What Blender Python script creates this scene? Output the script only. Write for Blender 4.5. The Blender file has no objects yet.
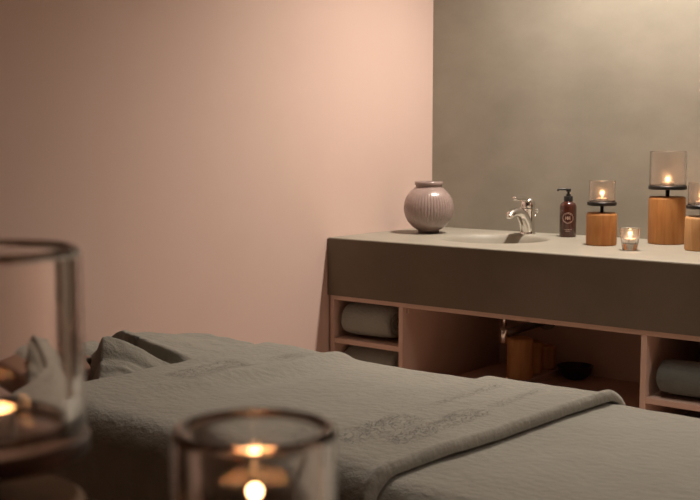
import bpy, bmesh, math, random
from mathutils import Vector, noise
PI = math.pi
sc = bpy.context.scene
COL = sc.collection

# ------------------------------------------------------------------ camera
cam_d = bpy.data.cameras.new('camera'); cam = bpy.data.objects.new('camera', cam_d); COL.objects.link(cam)
cam.location = (2.628, -3.835, 1.221)
cam.rotation_euler = (PI/2 - 0.0991, 0, 0.6745)
cam_d.sensor_width = 36; cam_d.lens = 1109.3/700*36
cam_d.clip_start = 0.02
cam_d.dof.use_dof = True; cam_d.dof.focus_distance = 3.1; cam_d.dof.aperture_fstop = 8.5
cam_d.dof.aperture_blades = 0
sc.camera = cam

# ------------------------------------------------------------------ world, lights, exposure
w = bpy.data.worlds.new('world'); sc.world = w; w.use_nodes = True
w.node_tree.nodes['Background'].inputs[0].default_value = (1.0, .8, .65, 1)
w.node_tree.nodes['Background'].inputs[1].default_value = 0.03
CEIL = 2.62
WARM = (1.0, .88, .77)
# ceiling downlights, the last two added as unseen fill: x, y, watts, cone half-angle (deg), blend
DOWN = [(1.05, -0.385, 232, 72, 1.0),
        (1.75, -1.85, 26, 42, 1.0),
        (1.15, -1.17, 42, 22, 1.0),  # added fill: lights the gap floor so bounce reaches the cabinet
        (3.75, -1.45, 115, 72, 1.0)]  # added fill: washes the right wall for soft side light
for i, (x, y, wt, ang, bl) in enumerate(DOWN):
    l = bpy.data.lights.new('downlight_lamp', 'SPOT'); l.energy = wt; l.color = WARM
    l.spot_size = math.radians(2*ang); l.spot_blend = bl; l.shadow_soft_size = .045
    o = bpy.data.objects.new('downlight_lamp', l); COL.objects.link(o); o.location = (x, y, CEIL-.03)
vs = sc.view_settings
vs.view_transform = 'Standard'; vs.look = 'None'; vs.gamma = 1; vs.use_curve_mapping = False
vs.exposure = 0.0

# ------------------------------------------------------------------ materials
def nodes(m): return m.node_tree.nodes, m.node_tree.links
def mat(name, col, rough=.6, metal=0, spec=.5, bump=0, bscale=40, mottled=None, mscale=2.0, stretch=(1,1,1), coat=0, bdist=.002, detail=4, sheen=0):
    m = bpy.data.materials.new(name); m.use_nodes = True
    N, L = nodes(m); b = N['Principled BSDF']
    b.inputs['Base Color'].default_value = (*col, 1); b.inputs['Roughness'].default_value = rough
    b.inputs['Metallic'].default_value = metal; b.inputs['Specular IOR Level'].default_value = spec
    b.inputs['Coat Weight'].default_value = coat; b.inputs['Coat Roughness'].default_value = .08
    b.inputs['Sheen Weight'].default_value = sheen
    tc = N.new('ShaderNodeTexCoord'); mp = N.new('ShaderNodeMapping'); mp.inputs['Scale'].default_value = stretch
    L.new(tc.outputs['Object'], mp.inputs['Vector'])
    if mottled:
        n = N.new('ShaderNodeTexNoise'); n.inputs['Scale'].default_value = mscale; n.inputs['Detail'].default_value = 6; n.inputs['Roughness'].default_value = .6
        L.new(mp.outputs[0], n.inputs['Vector'])
        r = N.new('ShaderNodeValToRGB'); r.color_ramp.elements[0].position = .32; r.color_ramp.elements[1].position = .68
        r.color_ramp.elements[0].color = (*col, 1); r.color_ramp.elements[1].color = (*mottled, 1)
        L.new(n.outputs['Fac'], r.inputs['Fac']); L.new(r.outputs[0], b.inputs['Base Color'])
    if bump:
        n = N.new('ShaderNodeTexNoise'); n.inputs['Scale'].default_value = bscale; n.inputs['Detail'].default_value = detail
        L.new(mp.outputs[0], n.inputs['Vector'])
        bp = N.new('ShaderNodeBump'); bp.inputs['Strength'].default_value = bump; bp.inputs['Distance'].default_value = bdist
        L.new(n.outputs['Fac'], bp.inputs['Height']); L.new(bp.outputs[0], b.inputs['Normal'])
    return m

M = {}
M['pink'] = mat('pink_plaster', (.60, .445, .38), .85, spec=.25, bump=.12, bscale=55, mottled=(.635, .48, .415), mscale=1.2)
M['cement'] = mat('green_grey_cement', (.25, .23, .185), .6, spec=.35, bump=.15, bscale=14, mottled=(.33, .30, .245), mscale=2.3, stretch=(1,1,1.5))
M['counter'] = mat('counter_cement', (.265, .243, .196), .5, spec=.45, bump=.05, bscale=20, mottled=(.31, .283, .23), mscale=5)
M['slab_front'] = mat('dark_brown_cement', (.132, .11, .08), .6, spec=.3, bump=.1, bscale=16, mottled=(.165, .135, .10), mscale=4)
M['floor'] = mat('floor_boards', (.44, .31, .23), .5, bump=.2, bscale=8, mottled=(.50, .36, .27), mscale=3, stretch=(1,8,1))
M['ceiling'] = mat('ceiling_plaster', (.62, .52, .44), .9, bump=.1, bscale=60)
M['laminate'] = mat('pink_laminate', (.62, .45, .37), .55, spec=.35, bump=.03, bscale=80)
M['white'] = mat('white_enamel', (.8, .78, .74), .4)
M['chrome'] = mat('chrome', (.85, .83, .80), .10, metal=1)
M['dull_metal'] = mat('dull_pipe_metal', (.25, .22, .20), .4, metal=.8)
M['black_metal'] = mat('black_iron', (.018, .015, .014), .45, metal=.3, bump=.1, bscale=90)
M['bronze'] = mat('bronze_iron', (.032, .014, .009), .42, metal=.4)
M['black'] = mat('black_plastic', (.012, .011, .011), .35)
M['leather'] = mat('brown_vinyl', (.22, .12, .08), .5, bump=.2, bscale=120)
M['dark_wood'] = mat('dark_wood', (.045, .022, .016), .5, bump=.2, bscale=10, mottled=(.06, .03, .02), mscale=4, stretch=(1,6,6))
M['plum'] = mat('dark_plum_glaze', (.035, .014, .018), .35)
M['wax'] = mat('pale_wax', (.85, .70, .55), .5)
M['wax'].node_tree.nodes['Principled BSDF'].inputs['Subsurface Weight'].default_value = .4
M['wax'].node_tree.nodes['Principled BSDF'].inputs['Subsurface Radius'].default_value = (.01, .006, .003)
M['tin'] = mat('tin_cup', (.75, .72, .7), .3, metal=1)
M['wick'] = mat('burnt_wick', (.02, .015, .01), .9)
M['print'] = mat('pale_label_print', (.50, .36, .29), .6)
M['amber'] = mat('amber_glass', (.055, .016, .010), .12, spec=.6, coat=.5)
M['vase'] = mat('mauve_glaze', (.27, .20, .18), .22, spec=.6, coat=.6, mottled=(.31, .23, .205), mscale=14)
M['vase_dark'] = mat('dark_unglazed_clay', (.05, .03, .025), .6)

def wood(name, a, b_):
    m = bpy.data.materials.new(name); m.use_nodes = True; N, L = nodes(m); b = N['Principled BSDF']
    b.inputs['Roughness'].default_value = .6
    tc = N.new('ShaderNodeTexCoord'); mp = N.new('ShaderNodeMapping'); mp.inputs['Scale'].default_value = (28, 28, 3.5)
    L.new(tc.outputs['Object'], mp.inputs[0])
    oi = N.new('ShaderNodeObjectInfo'); L.new(oi.outputs['Location'], mp.inputs['Location'])
    n = N.new('ShaderNodeTexNoise'); n.inputs['Scale'].default_value = 1.4; n.inputs['Detail'].default_value = 8; n.inputs['Distortion'].default_value = .8
    L.new(mp.outputs[0], n.inputs['Vector'])
    r = N.new('ShaderNodeValToRGB'); e = r.color_ramp.elements; e[0].position = .3; e[1].position = .7
    e[0].color = (*a, 1); e[1].color = (*b_, 1)
    L.new(n.outputs['Fac'], r.inputs[0]); L.new(r.outputs[0], b.inputs['Base Color'])
    bp = N.new('ShaderNodeBump'); bp.inputs['Strength'].default_value = .35; bp.inputs['Distance'].default_value = .002
    L.new(n.outputs['Fac'], bp.inputs['Height']); L.new(bp.outputs[0], b.inputs['Normal'])
    return m
M['log'] = wood('turned_log_wood', (.36, .135, .03), (.54, .25, .075))
M['log_light'] = wood('pale_log_wood', (.50, .24, .08), (.66, .38, .17))
M['log_dark'] = wood('dark_log_wood', (.15, .08, .035), (.22, .12, .05))  # darker log tone for the foreground holders
M['table_wood'] = wood('console_wood', (.09, .045, .025), (.14, .07, .04))

def glass(name, tint=(1,1,1)):
    m = bpy.data.materials.new(name); m.use_nodes = True; b = m.node_tree.nodes['Principled BSDF']
    b.inputs['Base Color'].default_value = (*tint, 1); b.inputs['Roughness'].default_value = 0.0
    b.inputs['Transmission Weight'].default_value = 1; b.inputs['IOR'].default_value = 1.48
    return m
M['glass'] = glass('clear_glass', (.98, .95, .93))
M['misted'] = glass('misted_glass', (.99, .95, .92))
M['misted'].node_tree.nodes['Principled BSDF'].inputs['Roughness'].default_value = .2
def emit(name, col, s):
    m = bpy.data.materials.new(name); m.use_nodes = True; b = m.node_tree.nodes['Principled BSDF']
    b.inputs['Base Color'].default_value = (0,0,0,1)
    b.inputs['Emission Color'].default_value = (*col, 1); b.inputs['Emission Strength'].default_value = s
    return m
M['flame'] = emit('candle_flame', (1.0, .50, .22), 7)
M['lamp_glow'] = emit('downlight_glow', (1.0, .8, .62), 6)

def towel_mat(name, col, mott, bands=()):
    """terry towelling; bands = list of (x0, x1, y0, y1, strength) rectangles (object coordinates) that carry woven embossing"""
    m = mat(name, col, .95, spec=.12, mottled=mott, mscale=5, sheen=.25)
    N, L = nodes(m); b = N['Principled BSDF']; b.inputs['Sheen Roughness'].default_value = .6
    tc = N.new('ShaderNodeTexCoord')
    n1 = N.new('ShaderNodeTexNoise'); n1.inputs['Scale'].default_value = 330; n1.inputs['Detail'].default_value = 2
    n2 = N.new('ShaderNodeTexNoise'); n2.inputs['Scale'].default_value = 60; n2.inputs['Detail'].default_value = 5
    mp2 = N.new('ShaderNodeMapping'); mp2.inputs['Scale'].default_value = (.8, 1.1, 1)
    L.new(tc.outputs['Object'], n1.inputs[0]); L.new(tc.outputs['Object'], mp2.inputs[0]); L.new(mp2.outputs[0], n2.inputs[0])
    def math_(op, a, b2):
        k = N.new('ShaderNodeMath'); k.operation = op
        for i, v in enumerate((a, b2)):
            if isinstance(v, (int, float)): k.inputs[i].default_value = v
            else: L.new(v, k.inputs[i])
        return k.outputs[0]
    h = math_('ADD', math_('MULTIPLY', n1.outputs['Fac'], .55), math_('MULTIPLY', n2.outputs['Fac'], 2.2))
    if bands:
        sep = N.new('ShaderNodeSeparateXYZ'); L.new(tc.outputs['Object'], sep.inputs[0])
        # woven marks: thin wavering ridges
        mp = N.new('ShaderNodeMapping'); mp.inputs['Scale'].default_value = (60, 34, 20); L.new(tc.outputs['Object'], mp.inputs[0])
        v = N.new('ShaderNodeTexNoise'); v.inputs['Scale'].default_value = 1.0; v.inputs['Detail'].default_value = 1.5; v.inputs['Distortion'].default_value = 1.6
        L.new(mp.outputs[0], v.inputs[0])
        line = math_('SUBTRACT', 1, math_('MINIMUM', math_('MULTIPLY', math_('ABSOLUTE', math_('SUBTRACT', v.outputs['Fac'], .5), 0), 22), 1))
        tot = None
        for (x0, x1, y0, y1, s) in bands:
            def edge(c, lo, hi):
                a = N.new('ShaderNodeMapRange'); a.inputs[1].default_value = lo-.012; a.inputs[2].default_value = lo+.012; L.new(c, a.inputs[0])
                d = N.new('ShaderNodeMapRange'); d.inputs[1].default_value = hi+.012; d.inputs[2].default_value = hi-.012; L.new(c, d.inputs[0])
                return math_('MULTIPLY', a.outputs[0], d.outputs[0])
            mk = math_('MULTIPLY', math_('MULTIPLY', edge(sep.outputs[0], x0, x1), edge(sep.outputs[1], y0, y1)), s)
            tot = mk if tot is None else math_('ADD', tot, mk)
        h = math_('SUBTRACT', h, math_('MULTIPLY', line, tot))
    bp = N.new('ShaderNodeBump'); bp.inputs['Strength'].default_value = .9; bp.inputs['Distance'].default_value = .0022
    L.new(h, bp.inputs['Height']); L.new(bp.outputs[0], b.inputs['Normal'])
    return m
TC, TM = (.235, .228, .19), (.27, .262, .22)
M['blanket'] = towel_mat('grey_green_terry_bands', TC, TM, [(1.36, 1.43, -2.33, -2.10, 3), (1.45, 1.50, -2.28, -1.98, 3), (1.37, 1.39, -2.0, -1.75, 2), (1.47, 1.49, -1.94, -1.74, 2), (.72, .80, -2.14, -1.92, 2.2), (.78, .85, -1.86, -1.72, 2.4)])
M['towel'] = towel_mat('grey_green_terry', TC, TM)
M['towel_shaded'] = towel_mat('shaded_green_grey_terry', (.105, .12, .11), (.13, .145, .13))  # darker copy of the roll terry, right bay's shade put into its colour
M['towel_dark'] = towel_mat('green_grey_terry', (.24, .26, .23), (.28, .30, .27))

# ------------------------------------------------------------------ helpers
def link(name, bm, m, parent=None, smooth=False, bevel=0, loc=None):
    me = bpy.data.meshes.new(name); bmesh.ops.recalc_face_normals(bm, faces=bm.faces); bm.to_mesh(me); bm.free()
    if smooth:
        for p in me.polygons: p.use_smooth = True
    me.materials.append(m)
    o = bpy.data.objects.new(name, me); COL.objects.link(o)
    if parent: o.parent = parent
    if loc: o.location = loc
    if bevel:
        b = o.modifiers.new('bevel', 'BEVEL'); b.width = bevel; b.segments = 3; b.limit_method = 'ANGLE'
    return o
def autosmooth(o, ang=40):
    me = o.data; 
    for p in me.polygons: p.use_smooth = True
    bm = bmesh.new(); bm.from_mesh(me)
    for e in bm.edges:
        if len(e.link_faces) == 2 and e.calc_face_angle(0) > math.radians(ang): e.smooth = False
    bm.to_mesh(me); bm.free(); return o
def tag(o, label, cat, group=None):
    o['label'] = label; o['category'] = cat
    if group: o['group'] = group
    return o
def thing(name, label, cat, loc=(0,0,0), rz=0, group=None):
    o = bpy.data.objects.new(name, None); COL.objects.link(o); o.location = loc; o.rotation_euler = (0,0,rz)
    o.empty_display_size = .05
    return tag(o, label, cat, group)
def box(bm, x0, x1, y0, y1, z0, z1):
    v = [bm.verts.new(p) for p in ((x0,y0,z0),(x1,y0,z0),(x1,y1,z0),(x0,y1,z0),(x0,y0,z1),(x1,y0,z1),(x1,y1,z1),(x0,y1,z1))]
    for f in ((0,3,2,1),(4,5,6,7),(0,1,5,4),(1,2,6,5),(2,3,7,6),(3,0,4,7)): bm.faces.new([v[i] for i in f])
def boxo(name, m, dims, parent=None, bevel=0):
    bm = bmesh.new(); box(bm, *dims); return link(name, bm, m, parent, bevel=bevel)
def lathe(bm, prof, n=48, c=(0,0), rf=None, close=True):
    """prof = [(r,z)...]; r==0 ends collapse to a point; rf(angle, r, z) returns the radius"""
    rings = []
    for r, z in prof:
        if r <= 1e-6: rings.append([bm.verts.new((c[0], c[1], z))])
        else:
            rings.append([bm.verts.new((c[0]+(rf(2*PI*k/n, r, z) if rf else r)*math.cos(2*PI*k/n), c[1]+(rf(2*PI*k/n, r, z) if rf else r)*math.sin(2*PI*k/n), z)) for k in range(n)])
    for a, b in zip(rings, rings[1:]):
        for k in range(n):
            if len(a) == 1 and len(b) == 1: break
            if len(a) == 1: bm.faces.new((a[0], b[k], b[(k+1)%n]))
            elif len(b) == 1: bm.faces.new((a[k], a[(k+1)%n], b[0]))
            else: bm.faces.new((a[k], a[(k+1)%n], b[(k+1)%n], b[k]))
def lathe_o(name, m, prof, parent=None, n=48, c=(0,0), rf=None, ang=40):
    bm = bmesh.new(); lathe(bm, prof, n, c, rf); return autosmooth(link(name, bm, m, parent), ang)
def tube(bm, pts, rad, n=16, sy=1.0):
    """swept tube through pts; rad number or list; sy flattens"""
    pts = [Vector(p) for p in pts]; R = rad if isinstance(rad, (list, tuple)) else [rad]*len(pts)
    prev = None; up = Vector((0,0,1)); rings = []
    for i, p in enumerate(pts):
        t = (pts[min(i+1, len(pts)-1)] - pts[max(i-1, 0)]).normalized()
        if prev is None:
            a = Vector((1,0,0)) if abs(t.x) < .9 else Vector((0,1,0))
            u = (a - t*a.dot(t)).normalized()
        else: u = (prev - t*prev.dot(t)).normalized()
        prev = u; v = t.cross(u)
        rings.append([bm.verts.new(p + u*math.cos(2*PI*k/n)*R[i]*sy + v*math.sin(2*PI*k/n)*R[i]) for k in range(n)])
    for a, b in zip(rings, rings[1:]):
        for k in range(n): bm.faces.new((a[k], a[(k+1)%n], b[(k+1)%n], b[k]))
    bm.faces.new(rings[0][::-1]); bm.faces.new(rings[-1])
def smooth_path(pts, n=8):
    out = []; P = [Vector(p) for p in pts]
    for i in range(len(P)-1):
        a, b, c, d = P[max(i-1,0)], P[i], P[i+1], P[min(i+2, len(P)-1)]
        for k in range(n):
            t = k/n; out.append(.5*((2*b)+(c-a)*t+(2*a-5*b+4*c-d)*t*t+(3*b-a-3*c+d)*t**3))
    out.append(P[-1]); return out
def copy_tree(o, parent=None):
    c = o.copy(); COL.objects.link(c); c.parent = parent
    for ch in list(o.children): copy_tree(ch, c)
    return c
def struct(o): o['kind'] = 'structure'; return o
def sstep(a, b, x):
    t = max(0, min(1, (x-a)/(b-a))) if b != a else float(x > a); return t*t*(3-2*t)
def nz(x, y, z=0): return noise.noise(Vector((x, y, z)))

# ------------------------------------------------------------------ room shell
X1, Y0 = 4.3, -5.2
struct(boxo('floor', M['floor'], (-.12, X1+.12, Y0-.12, .12, -.1, 0)))
struct(boxo('ceiling', M['ceiling'], (-.12, X1+.12, Y0-.12, .12, CEIL, CEIL+.1)))
struct(boxo('wall_left', M['pink'], (-.12, 0, Y0-.12, .12, 0, CEIL)))
struct(boxo('wall_back', M['cement'], (0, X1, 0, .12, 0, CEIL)))
struct(boxo('wall_right', M['pink'], (X1, X1+.12, Y0-.12, .12, 0, CEIL)))
struct(boxo('wall_front', M['dark_wood'], (0, X1, Y0-.12, Y0, 0, CEIL)))
struct(boxo('baseboard_left', M['laminate'], (0, .012, Y0, -.70, 0, .07)))

DL = ['recessed ceiling downlight above the washbasin counter', 'recessed ceiling downlight above the foot half of the massage table',
      'added fill downlight above the gap between counter and massage table', 'added fill downlight washing the right-hand wall']
for (x, y, *_), lb in zip(DOWN, DL):
    t = thing('ceiling_downlight', lb, 'ceiling light', (x, y, CEIL), 0, 'recessed ceiling downlights')
    lathe_o('trim_ring', M['white'], [(.040, 0), (.040, -.006), (.058, -.006), (.060, -.003), (.060, 0), (.040, 0)], t)
    lathe_o('lens', M['lamp_glow'], [(0, -.002), (.038, -.002), (.038, -.0005), (0, -.0005)], t, n=32)

# ------------------------------------------------------------------ counter slab with integrated round basin
H, TH, D, CX1 = .86, .214, .68, 1.60
BX, BY, BR = .505, -.33, .205
t = thing('washbasin_counter', 'long green-grey cement counter with an integrated round basin, against the green-grey wall', 'counter', (0, 0, 0))
bm = bmesh.new()
x0, x1, y0, y1 = .001, CX1, -D, -.001
angs = sorted(set([2*PI*k/96 for k in range(96)] + [math.atan2(cy-BY, cx-BX) % (2*PI) for cx in (x0, x1) for cy in (y0, y1)]))
def rect_hit(a):
    dx, dy = math.cos(a), math.sin(a); k = 1e9
    if dx > 1e-9: k = min(k, (x1-BX)/dx)
    if dx < -1e-9: k = min(k, (x0-BX)/dx)
    if dy > 1e-9: k = min(k, (y1-BY)/dy)
    if dy < -1e-9: k = min(k, (y0-BY)/dy)
    return BX+dx*k, BY+dy*k
bprof = [(BR, H), (BR-.006, H-.002), (BR-.012, H-.008), (BR-.018, H-.022), (BR-.028, H-.05), (BR-.05, H-.085), (BR-.09, H-.11), (BR-.14, H-.121), (.022, H-.125)]
outer = [bm.verts.new((*rect_hit(a), H)) for a in angs]
ou2 = [bm.verts.new((v.co.x, v.co.y, H-TH)) for v in outer]
rings = [[bm.verts.new((BX+r*math.cos(a), BY+r*math.sin(a), z)) for a in angs] for r, z in bprof]
n = len(angs)
def bridge(a, b):
    for k in range(n): bm.faces.new((a[k], a[(k+1)%n], b[(k+1)%n], b[k]))
bridge(ou2, outer); bridge(outer, rings[0])
for a, b in zip(rings, rings[1:]): bridge(a, b)
bm.faces.new(rings[-1]); bm.faces.new(ou2)
slab = autosmooth(link('worktop', bm, M['counter'], t), 30)
slab.modifiers.new('bevel', 'BEVEL').width = .0025; slab.modifiers['bevel'].segments = 2; slab.modifiers['bevel'].limit_method = 'ANGLE'
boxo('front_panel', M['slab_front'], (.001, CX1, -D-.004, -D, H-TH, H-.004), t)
lathe_o('basin_drain', M['chrome'], [(0, H-.1225), (.012, H-.1215), (.016, H-.123), (.021, H-.1205), (.021, H-.1248), (0, H-.1248)], t, c=(BX, BY), n=32)

# ------------------------------------------------------------------ open cabinet under the counter
P = .018
cab = thing('under_counter_cabinet', 'open-fronted pink-brown laminate cabinet under the counter, with shelves and a wide middle bay', 'cabinet', (0, 0, 0))
ZT = H-TH-.0005
boxo('top_panel', M['laminate'], (.009, 1.578, -D+.002, -.005, ZT-.016, ZT), cab, .001)
for a in (.009, .325, 1.238, 1.560):
    boxo('upright_panel', M['laminate'], (a, a+P, -D+.002, -.005, 0.0, ZT-.0165), cab, .001)
FZ = .325
for a, b in ((.027, .325), (.343, 1.238), (1.256, 1.560)):
    boxo('bottom_panel', M['laminate'], (a, b, -D+.004, -.012, FZ-P, FZ), cab, .001)
    boxo('back_panel', M['laminate'], (a, b, -.012, -.006, FZ, ZT-.017), cab)
    boxo('plinth', M['dark_wood'], (a, b, -D+.07, -D+.086, 0, FZ-P), cab)
boxo('shelf', M['laminate'], (.027, .325, -D+.004, -.012, .467, .485), cab, .001)
boxo('shelf', M['laminate'], (1.256, 1.560, -D+.004, -.012, .42, .438), cab, .001)
for a, b in ((.343, .353), (1.228, 1.238)):
    hp = boxo('hinge_plate', M['laminate'], (a, b, -.655, -.615, ZT-.040, ZT-.022), cab, .002)

# sink waste pipe
t = thing('waste_pipe', 'dark metal sink waste pipe running to the back of the middle cabinet bay', 'pipe', (0, 0, 0))
bm = bmesh.new(); tube(bm, [(.535, -.30, ZT-.017), (.535, -.30, .50)], .009, 14); link('tailpiece', bm, M['chrome'], t, True)
lathe_o('bottle_trap', M['chrome'], [(0, .468), (.016, .470), (.020, .480), (.020, .520), (.014, .526), (0, .526)], t, c=(.535, -.30), n=24)
bm = bmesh.new(); tube(bm, [(.555, -.30, .512), (.56, -.25, .515), (.56, -.03, .52)], .015, 14); link('outlet_pipe', bm, M['dull_metal'], t, True)
bm = bmesh.new(); tube(bm, [(.56, -.03, .52), (.56, -.0125, .52)], .036, 24); link('wall_flange', bm, M['dull_metal'], t)

# boards, blocks and bowl in the middle bay
boxo('wooden_board', M['laminate'], (.40, .645, -.50, -.03, FZ+.0004, FZ+.0224), None, .002)
tag(bpy.data.objects['wooden_board'], 'flat board lying on the floor of the middle cabinet bay under the wooden blocks', 'board')
def log_rf(seed, amp=.03):
    return lambda a, r, z: r*(1+amp*nz(math.cos(a)*1.1+seed, math.sin(a)*1.1, seed)+.004*math.sin(23*a+seed))
def log_prof(r, h):
    return [(0, 0), (r-.004, 0), (r-.0005, .003), (r, .008), (r, h*.5), (r, h-.010), (r-.0015, h-.004), (r-.006, h), (0, h)]
for (x, y, r, h, lb) in ((.603, -.30, .047, .148, 'tallest orange-brown wooden block in the middle cabinet bay, leftmost of three'),
                         (.583, -.19, .046, .118, 'medium wooden block in the middle cabinet bay, between the tallest and the shortest'),
                         (.592, -.09, .040, .088, 'shortest wooden block in the middle cabinet bay, nearest the dark bowl')):
    o = lathe_o('wooden_block', M['log_light'], log_prof(r, h), None, c=(0,0), rf=log_rf(x*9))
    o.location = (x, y, FZ+.0228); tag(o, lb, 'wooden block', 'wooden blocks stored in the cabinet')
o = lathe_o('dark_bowl', M['plum'], [(0, 0), (.035, 0), (.052, .014), (.064, .036), (.067, .050), (.063, .051), (.058, .036), (.045, .018), (0, .010)])
o.location = (.72, -.09, FZ+.0005); tag(o, 'dark plum bowl on the cabinet floor right of the wooden blocks', 'bowl')

# ------------------------------------------------------------------ rolled towels
def towel_roll(L_, R_, turns, seed, label, loc, rz, m, group='rolled towels in the cabinet'):
    bm = bmesh.new(); nseg = int(turns*26); nx = 22
    pitch = (R_-.008)/turns; th = pitch*.86
    def ring(sx, x):
        pull = 1-.10*abs(2*sx-1)**6
        out, inn = [], []
        for k in range(nseg+1):
            a = 2*PI*turns*k/nseg; r = .008+pitch*a/(2*PI)
            if k == 0: r += 0
            wob = 1+.035*nz(math.cos(a)*1.3+seed, math.sin(a)*1.3, x*9+seed)
            xs = x + .006*nz(a*.5, seed, 3)*(1 if sx > .5 else -1)
            ro, ri = r*pull*wob, max(.002, (r-th)*pull*wob)
            c_, s_ = math.cos(-a+1.0), math.sin(-a+1.0)
            fl = .93 if s_ < 0 else 1.0
            out.append(bm.verts.new((xs, ro*c_, ro*s_*fl))); inn.append(bm.verts.new((xs, ri*c_, ri*s_*fl)))
        return out, inn
    R2 = [ring(i/nx, -L_/2+L_*i/nx) for i in range(nx+1)]
    for (o0, i0), (o1, i1) in zip(R2, R2[1:]):
        for k in range(nseg):
            bm.faces.new((o0[k], o0[k+1], o1[k+1], o1[k])); bm.faces.new((i0[k+1], i0[k], i1[k], i1[k+1]))
        bm.faces.new((o0[nseg], i0[nseg], i1[nseg], o1[nseg])); bm.faces.new((o0[0], o1[0], i1[0], i0[0]))
    for o_, i_ in (R2[0], R2[-1]):
        for k in range(nseg): bm.faces.new((o_[k], i_[k], i_[k+1], o_[k+1]))
    o = link('rolled_towel', bm, m, None, True); o.location = loc; o.rotation_euler = (0, 0, rz)
    return tag(o, label, 'towel', group)
towel_roll(.215, .068, 3, 1.0, 'grey-green rolled towel on the upper shelf of the left cabinet bay', (.157, -.607, .485+.0645), .04, M['towel_dark'])
towel_roll(.235, .066, 3, 4.0, 'grey-green rolled towel in the bottom of the left cabinet bay', (.160, -.595, FZ+.0635), -.03, M['towel_dark'])
towel_roll(.25, .060, 3, 7.0, 'green-grey rolled towel, darkened in colour for shade, on the shelf of the right cabinet bay', (1.410, -.610, .438+.057), .05, M['towel_shaded'])

# ------------------------------------------------------------------ vase
vz = thing('ribbed_vase', 'round mauve ribbed ceramic vase on the left end of the counter', 'vase', (.184, -.290, H))
vp = []
for k in range(29):
    a = -1.12 + (1.04+1.12)*k/28
    vp.append((.0970*math.cos(a), .098+.0955*math.sin(a)))
vp = [(0, .004), (.035, .004), (.040, .008)] + vp
vp += [(.0520, .183), (.0515, .186), (.0545, .1875), (.0560, .190), (.0562, .198), (.054, .201), (.047, .2005), (.043, .190), (.045, .178), (.075, .155), (.088, .12), (.085, .07), (.05, .02), (0, .014)]
def rib(a, r, z):
    e = sstep(.030, .055, z)*(1-sstep(.135, .165, z)) if r > .06 else 0
    return r*(1 - .016*e*(abs(math.sin(a*24))**.6)*0 - .022*e*(1-abs(math.sin(a*24))**.5)*1.0)
bm = bmesh.new(); lathe(bm, vp, 384, rf=rib); autosmooth(link('body', bm, M['vase'], vz), 60)
lathe_o('foot', M['vase_dark'], [(0, 0), (.038, 0), (.041, .003), (.041, .009), (.036, .010), (0, .010)], vz)

# ------------------------------------------------------------------ basin tap
tp = thing('basin_mixer_tap', 'chrome single-lever basin tap standing behind the round basin', 'tap', (.512, -.098, H))
lathe_o('body', M['chrome'], [(0, 0), (.029, 0), (.030, .004), (.027, .010), (.0255, .05), (.026, .088), (.0275, .094), (.0275, .100), (0, .101)], tp, n=36)
bm = bmesh.new()
tube(bm, smooth_path([(0, -.006, .015), (0, -.022, .052), (0, -.050, .080), (0, -.088, .090), (0, -.122, .086), (0, -.138, .078)], 7), [.0225 if i < 8 else .0225-.0003*(i-8) for i in range(36)], 20, 1.1)
link('spout', bm, M['chrome'], tp, True)
bm = bmesh.new(); tube(bm, [(0, -.134, .084), (0, -.137, .066)], .0115, 20); link('aerator', bm, M['chrome'], tp, True)
lathe_o('cartridge_cap', M['chrome'], [(0, .101), (.026, .102), (.0275, .113), (.026, .126), (.019, .137), (.008, .142), (0, .143)], tp, n=36)
bm = bmesh.new()
tube(bm, smooth_path([(0, .006, .126), (0, -.02, .134), (0, -.05, .140), (0, -.085, .139), (0, -.104, .142)], 6), [.0135-.00025*i for i in range(25)], 16, 1.0)
link('lever', bm, M['chrome'], tp, True)
rod = bmesh.new(); tube(rod, [(0.004, .022, .02), (0.006, .040, .06), (.008, .052, .084)], .0028, 10); ro = link('pop_up_rod', rod, M['chrome'], tp, True)
lathe_o('knob', M['chrome'], [(0, .080), (.006, .081), (.0095, .086), (.0095, .091), (.005, .095), (0, .095)], ro, c=(.008, .054), n=24)

# ------------------------------------------------------------------ soap bottle
bt = thing('soap_bottle', 'dark amber soap bottle with a black pump top, right of the tap', 'bottle', (.683, -.100, H), 0)
lathe_o('body', M['amber'], [(0, 0), (.028, 0), (.0305, .002), (.031, .006), (.031, .112), (.0300, .119), (.026, .126), (.018, .131), (.0145, .133), (.0145, .137), (0, .137)], bt, n=64)
lathe_o('collar', M['black'], [(0, .134), (.0165, .134), (.0165, .150), (.0155, .152), (.009, .1525), (.008, .160), (0, .160)], bt, n=40, rf=lambda a, r, z: r*(1+.02*math.sin(24*a)) if r > .015 else r)
lathe_o('pump_stem', M['black'], [(0, .158), (.0045, .158), (.0045, .168), (.0095, .169), (.0100, .178), (.0085, .180), (0, .180)], bt, n=28)
bm = bmesh.new()
cdir = Vector((-.78, -.62, 0))
tube(bm, smooth_path([(0, 0, .1765), tuple(cdir*.020+Vector((0,0,.1775))), tuple(cdir*.036+Vector((0,0,.1765))), tuple(cdir*.041+Vector((0,0,.171)))], 5), .0036, 12)
link('nozzle', bm, M['black'], bt, True)
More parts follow.
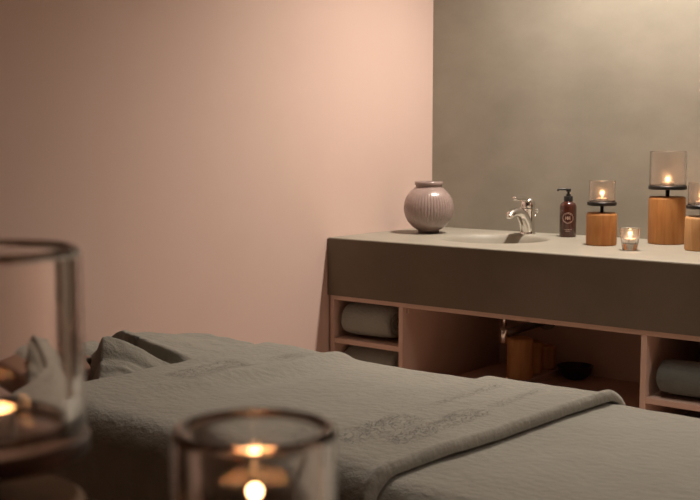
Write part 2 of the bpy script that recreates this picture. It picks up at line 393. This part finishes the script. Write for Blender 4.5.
# print on the bottle: ring, central mark, small lines
face = math.atan2(-3.83+.10, 2.63-.683)
def strip(bm, pts, wd, R_=.0313):
    """flat ribbon following pts (u along the surface, z) wrapped round the bottle"""
    V = []
    for i, (u, z) in enumerate(pts):
        a0, a1 = pts[max(i-1, 0)], pts[min(i+1, len(pts)-1)]
        du, dz = a1[0]-a0[0], a1[1]-a0[1]; l_ = math.hypot(du, dz) or 1; nu, nz_ = -dz/l_*wd/2, du/l_*wd/2
        row = []
        for s in (-1, 1):
            uu, zz = u+s*nu, z+s*nz_; a = face+uu/R_
            row.append((bm.verts.new((R_*math.cos(a), R_*math.sin(a), zz)), bm.verts.new(((R_-.0004)*math.cos(a), (R_-.0004)*math.sin(a), zz))))
        V.append(row)
    for a, b in zip(V, V[1:]):
        bm.faces.new((a[0][0], a[1][0], b[1][0], b[0][0])); bm.faces.new((a[0][1], b[0][1], b[1][1], a[1][1]))
        bm.faces.new((a[0][0], b[0][0], b[0][1], a[0][1])); bm.faces.new((a[1][0], a[1][1], b[1][1], b[1][0]))
bm = bmesh.new()
strip(bm, [(.020*math.cos(2*PI*k/48), .072+.020*math.sin(2*PI*k/48)) for k in range(49)], .0013)
for u0 in (-.0085, .0005):
    strip(bm, [(u0, .066), (u0, .078)], .0022); strip(bm, [(u0+.0065, .066), (u0+.0065, .078)], .0022); strip(bm, [(u0, .072), (u0+.0065, .072)], .002)
for k in range(-4, 5):
    a = -PI/2+k*.2; strip(bm, [(.0165*math.cos(a)-.0008, .072+.0165*math.sin(a)), (.0165*math.cos(a)+.0008, .072+.0165*math.sin(a))], .0022)
    strip(bm, [(.0165*math.cos(a)-.0008, .072-.0165*math.sin(a)), (.0165*math.cos(a)+.0008, .072-.0165*math.sin(a))], .0022)
link('emblem', bm, M['print'], bt); bm = bmesh.new()
for k in range(9): strip(bm, [(-.0135+k*.0032, .029), (-.0118+k*.0032, .029)], .0026)
for k in range(6): strip(bm, [(-.009+k*.0032, .023), (-.0072+k*.0032, .023)], .002)
link('small_print', bm, M['print'], bt)

# ------------------------------------------------------------------ candles and their holders
FLAME = [(0, 0), (.0014, .001), (.0026, .004), (.0031, .009), (.0027, .016), (.0017, .024), (.0008, .030), (0, .034)]
def candle(label, loc, group='lit tealight candles', r=.019, h=.015, watt=.35, fs=.6, wax_top=None):
    t = thing('tealight_candle', label, 'candle', loc, 0, group)
    lathe_o('cup', M['tin'], [(0, 0), (r-.001, 0), (r, .001), (r, h), (r-.0006, h), (r-.0008, .002), (0, .0015)], t, n=32)
    lathe_o('wax', M['wax'], [(0, .0018), (r-.0011, .0022), (r-.0011, h-.004), (r-.004, h-.0048), (0, h-.0048)], t, n=32)
    bm = bmesh.new(); tube(bm, [(0, 0, h-.006), (.0005, 0, h+.002)], .0007, 8); link('wick', bm, M['wick'], t)
    lathe_o('flame', M['flame'], [(a*fs, h+.0005+b*fs) for a, b in FLAME], t, n=20)
    l = bpy.data.lights.new('flame_light', 'POINT'); l.energy = watt; l.color = (1, .50, .22); l.shadow_soft_size = .004
    o = bpy.data.objects.new('flame_light', l); COL.objects.link(o); o.parent = t; o.location = (0, 0, h+.030*fs)
    return t
def glass_prof(r, h, wall, base):
    """thick-walled cup with a rounded rim and a rounded inner floor; support rings keep the long walls flat-shaded"""
    p = [(0, 0), (r-.006, 0), (r-.003, .0004), (r-.0012, .0015), (r-.0003, .0032), (r, .0055), (r, .0075), (r, h-wall*.5-.003), (r, h-wall*.5)]
    for k in range(1, 12):
        a = PI*k/12; p.append((r-wall/2+wall/2*math.cos(a), h-wall*.5+wall*.5*math.sin(a)))
    p += [(r-wall, h-wall*.5), (r-wall, h-wall*.5-.003), (r-wall, base+.012), (r-wall, base+.009)]
    for k in range(1, 8):
        a = PI/2*k/8; p.append((r-wall-.009+.009*math.cos(a), base+.009-.009*math.sin(a)))
    p += [(r-wall-.009, base), (r-wall-.012, base), (0, base)]
    return p
def holder(label, loc, tall, m, seed, cl, metal='black_metal', wall=.003, watt=.35, dims=None, lift=0, fs=.6):
    if tall: br, bh, sr, ph, pr_, gr, gh = .0625, .164, .007, .189, .065, .0625, .132
    else: br, bh, sr, ph, pr_, gr, gh = .052, .112, .006, .136, .050, .0445, .086
    if dims: bh, ph, gh = dims
    t = thing('candle_holder', label, 'candle holder', loc, seed, 'log candle holders with iron dishes')
    lathe_o('wooden_base', M[m], log_prof(br, bh), t, n=72, rf=log_rf(seed))
    bm = bmesh.new(); tube(bm, [(0, 0, bh-.002), (0, 0, ph+.002)], sr, 16); link('stem', bm, M[metal], t, True)
    lathe_o('dish', M[metal], [(0, ph), (pr_-.003, ph), (pr_, ph+.003), (pr_, ph+.011), (pr_-.002, ph+.013), (pr_-.0045, ph+.011), (pr_-.0045, ph+.0045), (0, ph+.0045)], t, n=64)
    gz = ph+.0048
    lab = ''
    gd = tag(lathe_o('hurricane_glass', M['misted' if wall < .004 else 'glass'], glass_prof(gr, gh-.0048, wall, min(wall*1.6, .011)), None, n=96), cl[0], 'glass cup', 'clear glass cups on the candle holders')
    gd.location = (loc[0], loc[1], loc[2]+gz)
    candle(cl[1], (loc[0]+cl[2], loc[1]+cl[3], loc[2]+gz+min(wall*1.6, .011)+.0003), watt=watt, h=.015+lift, fs=fs)
    return t
holder('small log candle holder with a black iron dish, right of the soap bottle', (.925, -.318, H), False, 'log', .7,
       ('clear glass cup on the small log holder right of the soap bottle', 'lit tealight in the cup on the small holder right of the soap bottle', 0, 0))
holder('tall thick log candle holder with a black iron dish on the counter', (1.079, -.128, H), True, 'log', 2.1,
       ('large clear glass cylinder on the tallest log holder on the counter', 'lit tealight in the large glass cylinder on the tallest holder on the counter', 0, 0), fs=.36)
holder('small pale log candle holder at the right edge of the photo', (1.263, -.285, H), False, 'log_light', 3.9,
       ('clear glass cup on the pale log holder at the right edge', 'lit tealight in the cup on the pale log holder at the right edge', 0, 0))
# little tealight glass on the counter
tl = (1.079, -.425, H)
g = lathe_o('tealight_glass', M['misted'], [(0, 0), (.021, 0), (.024, .003), (.0265, .015), (.0315, .045), (.0345, .071), (.0335, .0725), (.0315, .071), (.0285, .047), (.0245, .026), (.022, .022), (0, .020)], None, n=80)
g.location = tl; tag(g, 'small flared tealight glass standing on the counter between two log holders', 'glass cup')
candle('lit tealight in the small flared glass on the counter', (tl[0], tl[1], tl[2]+.0225))

# ------------------------------------------------------------------ foreground console table and its two candle holders
FT = .829
t = thing('console_table', 'dark wooden console table carrying the two foreground candle holders', 'table', (0, 0, 0))
boxo('tabletop', M['table_wood'], (1.72, 2.44, -3.66, -3.22, FT-.03, FT), t, .004)
boxo('apron', M['table_wood'], (1.77, 2.39, -3.61, -3.27, FT-.10, FT-.031), t, .002)
for x in (1.75, 2.37):
    for y in (-3.63, -3.29): boxo('leg', M['table_wood'], (x, x+.04, y, y+.04, 0, FT-.031), t, .003)
LX, LY = 2.0158, -3.4407
holder('tall log candle holder with bronze dish in the left foreground', (LX, LY, FT), True, 'log_dark', 5.2,
       ('large thick glass cylinder, blurred in the left foreground', 'lit tealight inside the large blurred glass cylinder in the left foreground', 0, 0), 'bronze', .011, dims=(.164, .192, .133))
RX, RY = 2.224, -3.412
holder('small log candle holder in the foreground beside the tall one', (RX, RY, FT), False, 'log_dark', 6.3,
       ('thick-rimmed glass cup, blurred at the bottom of the foreground', 'lit tealight inside the thick-rimmed glass cup in the foreground', 0, 0), 'bronze', .008, dims=(.128, .156, .083), lift=.002, fs=.5, watt=.2)

# ------------------------------------------------------------------ massage table
YN, YF = -2.445, -1.640      # outer faces of the draped blankets
mt = thing('massage_table', 'brown padded massage table on a dark wooden base, under the grey-green blankets', 'massage table', (0, 0, 0))
boxo('cushion', M['leather'], (.53, 2.50, YN+.022, YF-.022, .555, .655), mt, .04)
boxo('base_frame', M['dark_wood'], (.57, 2.46, YN+.05, YF-.05, .40, .554), mt, .006)
for x in (.62, 2.33):
    for y in (YN+.08, YF-.15): boxo('leg', M['dark_wood'], (x, x+.07, y, y+.07, 0, .40), mt, .006)
hr = boxo('headrest', M['leather'], (.19, .525, -2.19, -1.70, .59, .662), mt, .03)
for y in (-2.12, -1.86): boxo('headrest_bracket', M['dull_metal'], (.30, .60, y, y+.025, .585, .599), hr, .002)

def cross(s, zb_n, zb_f, R=.06, top=.66, yn=YN, yf=YF):
    """point (y,z) and outward normal along the draped section; s in metres from the near hem"""
    l1 = top-R-zb_n; q = R*PI/2; l2 = (yf-R)-(yn+R); l3 = top-R-zb_f
    if s < l1: return yn, zb_n+s, -1, 0
    s -= l1
    if s < q: a = s/R; return yn+R-R*math.cos(a), top-R+R*math.sin(a), -math.cos(a), math.sin(a)
    s -= q
    if s < l2: return yn+R+s, top, 0, 1
    s -= l2
    if s < q: a = s/R; return yf-R+R*math.sin(a), top-R+R*math.cos(a), math.sin(a), math.cos(a)
    s -= q
    return yf, top-R-s, 1, 0
def drape(name, xa, xb, off, zn, zf, nx, ns, m, label, parent=None, shiftx=None, extra=None, thick=.007, R=.06):
    Ltot = (.66-R-zn)+(.66-R-zf)+R*PI+(YF-YN-2*R)
    bm = bmesh.new(); rows = []
    for i in range(nx+1):
        row = []
        for j in range(ns+1):
            u = i/nx; s = Ltot*j/ns; y, z, ny, nz_ = cross(s, zn, zf, R)
            x = xa(y, z)+(xb(y, z)-xa(y, z))*u
            side = 1-max(0, nz_)
            d = off + .0035*nz(x*5, s*5, 1.3) + .0018*nz(x*17, s*13, 5)
            if ny < -.3 or ny > .3:
                fall = max(0, (.66-R*.5-z)/.12)
                d += abs(ny)*(.010*nz(x*9, 3.1, s*1.2)-.006)*min(1, fall)+.004*abs(ny)*nz(x*22, s*14, 8)
            if extra: d += extra(x, y, z, s, u)
            row.append(bm.verts.new((x, y+ny*d, z+nz_*d)))
        rows.append(row)
    for a, b in zip(rows, rows[1:]):
        for k in range(ns): bm.faces.new((a[k], a[k+1], b[k+1], b[k]))
    o = link(name, bm, m, parent, True)
    md = o.modifiers.new('solid', 'SOLIDIFY'); md.thickness = thick; md.offset = -1
    return o
# foot blanket (lies underneath)
def exB(x, y, z, s, u):
    return .002*nz(x*3, s*9+x*4, 9)
B = drape('foot_blanket', lambda y, z: 1.44, lambda y, z: 2.505, .003, .45, .45, 110, 120, M['towel'],
          '', extra=exB, thick=.006)
tag(B, 'smooth grey-green terry blanket over the foot half of the massage table, in the right foreground', 'blanket')
# main blanket with the turned-back band and rolled hem
def hemx(y, z):
    k = (y-YN)/(YF-YN); return 1.555+.075*k+.015*(1-k)**3 + max(0, .62-z)*.5*(1 if k < .5 else 0)
def seamx(y): return 1.255+.055*(y-YN)/(YF-YN)
def exA(x, y, z, s, u):
    hx = hemx(y, z)
    d = .011*sstep(seamx(y)-.002, seamx(y)+.006, x) - .006*math.exp(-((x-seamx(y)+.009)/.009)**2)*sstep(-2.38, -2.3, y)
    q = (hx-x)
    d += .009*math.exp(-((q-.013)/.013)**2)         # rolled hem
    if q < .008: d -= .016*(1-max(0, q)/.008)**2
    d -= .009*math.exp(-((x-(.87+.10*(y-YN)/(YF-YN)))/.04)**2)*sstep(-2.2, -2.0, y)*(1-sstep(-1.90, -1.76, y))
    d += .012*math.exp(-((x-(.775+.10*(y-YN)/(YF-YN)))/.035)**2)*sstep(-2.35, -1.9, y)   # soft ridge over the pillow edge
    d += .010*sstep(.90, .70, x)
    return d
A = drape('body_blanket', lambda y, z: .655-.03*(y-YN)/(YF-YN)+.02*nz(y*7, 1, 2), hemx, .013, .495, .45, 280, 140, M['blanket'], '', extra=exA, thick=.0075)
tag(A, 'grey-green terry blanket over the head half of the massage table, with an embossed turned-back band', 'blanket')

# head towel crumpled over the headrest
def fold_y(x): return -1.90-.33*(x-.30) - .03*math.sin((x-.2)*9) + .012*nz(x*16, 3, 1)
def ymin(x): return -2.05-.11*sstep(.435, .465, x)-.115*max(0, min(1, (x-.49)/.12))
def head(x, y):
    z = .671 + .004*nz(x*14, y*14, 2) + .003*nz(x*30, y*24, 7)
    # crest of the near lump
    dlt = y-(-2.150+.65*(x-.50))
    amp = .074*sstep(.425, .462, x)*(1-sstep(.50, .68, x))
    z += amp*math.exp(-(abs(dlt)/(.085 if dlt < 0 else .055))**2.2)
    for c0, sl, wd, ht in ((-2.205, .75, .010, .007), (-2.165, .9, .012, -.009), (-2.235, .35, .012, -.006), (-2.10, .8, .010, .006)):
        z += ht*math.exp(-(((y-c0)-sl*(x-.56)+.01*math.sin(x*40))/wd)**2)*sstep(.49, .53, x)*(1-sstep(.63, .68, x))
    # flap: thick rolled edge with a sharp drop into the valley
    k = y-fold_y(x)
    fa = .038*(1-.8*sstep(.42, .70, x))
    z += fa*sstep(-.010, .018, k)*(1-.75*sstep(.03, .24, k)) + .014*math.exp(-((k-.022)/.018)**2)*(1-sstep(.5, .66, x))
    z -= .030*math.exp(-((k+.034)/.030)**2)*(1-sstep(.52, .66, x))*sstep(.24, .32, x)
    z -= .008*sstep(.60, .70, x)
    # edges fall
    z -= .05*sstep(.04, 0, y-ymin(x)) if x > .45 else .012*sstep(.04, 0, y-ymin(x))
    z -= .05*sstep(-1.70, -1.63, y)
    z -= .045*sstep(.37, .22, x)*sstep(-.06, 0, k)
    return z
bm = bmesh.new(); rows = []
NX, NY = 100, 110
for i in range(NX+1):
    row = []
    for j in range(NY+1):
        x = .195+(.70-.195)*i/NX; y = ymin(x)+(-1.625-ymin(x))*j/NY
        k = y-fold_y(x)
        row.append(bm.verts.new((x+.006*nz(y*12, x*3, 4), y-.030*sstep(-.008, .016, k)*(1-sstep(.016, .09, k))*(1-sstep(.5, .66, x)), head(x, y))))
    rows.append(row)
for a, b in zip(rows, rows[1:]):
    for k in range(NY): bm.faces.new((a[k], a[k+1], b[k+1], b[k]))
o = link('crumpled_towel', bm, M['towel'], None, True)
md = o.modifiers.new('solid', 'SOLIDIFY'); md.thickness = .006; md.offset = -1
tag(o, 'crumpled grey-green towel bunched over the headrest at the far left end of the massage table', 'towel')
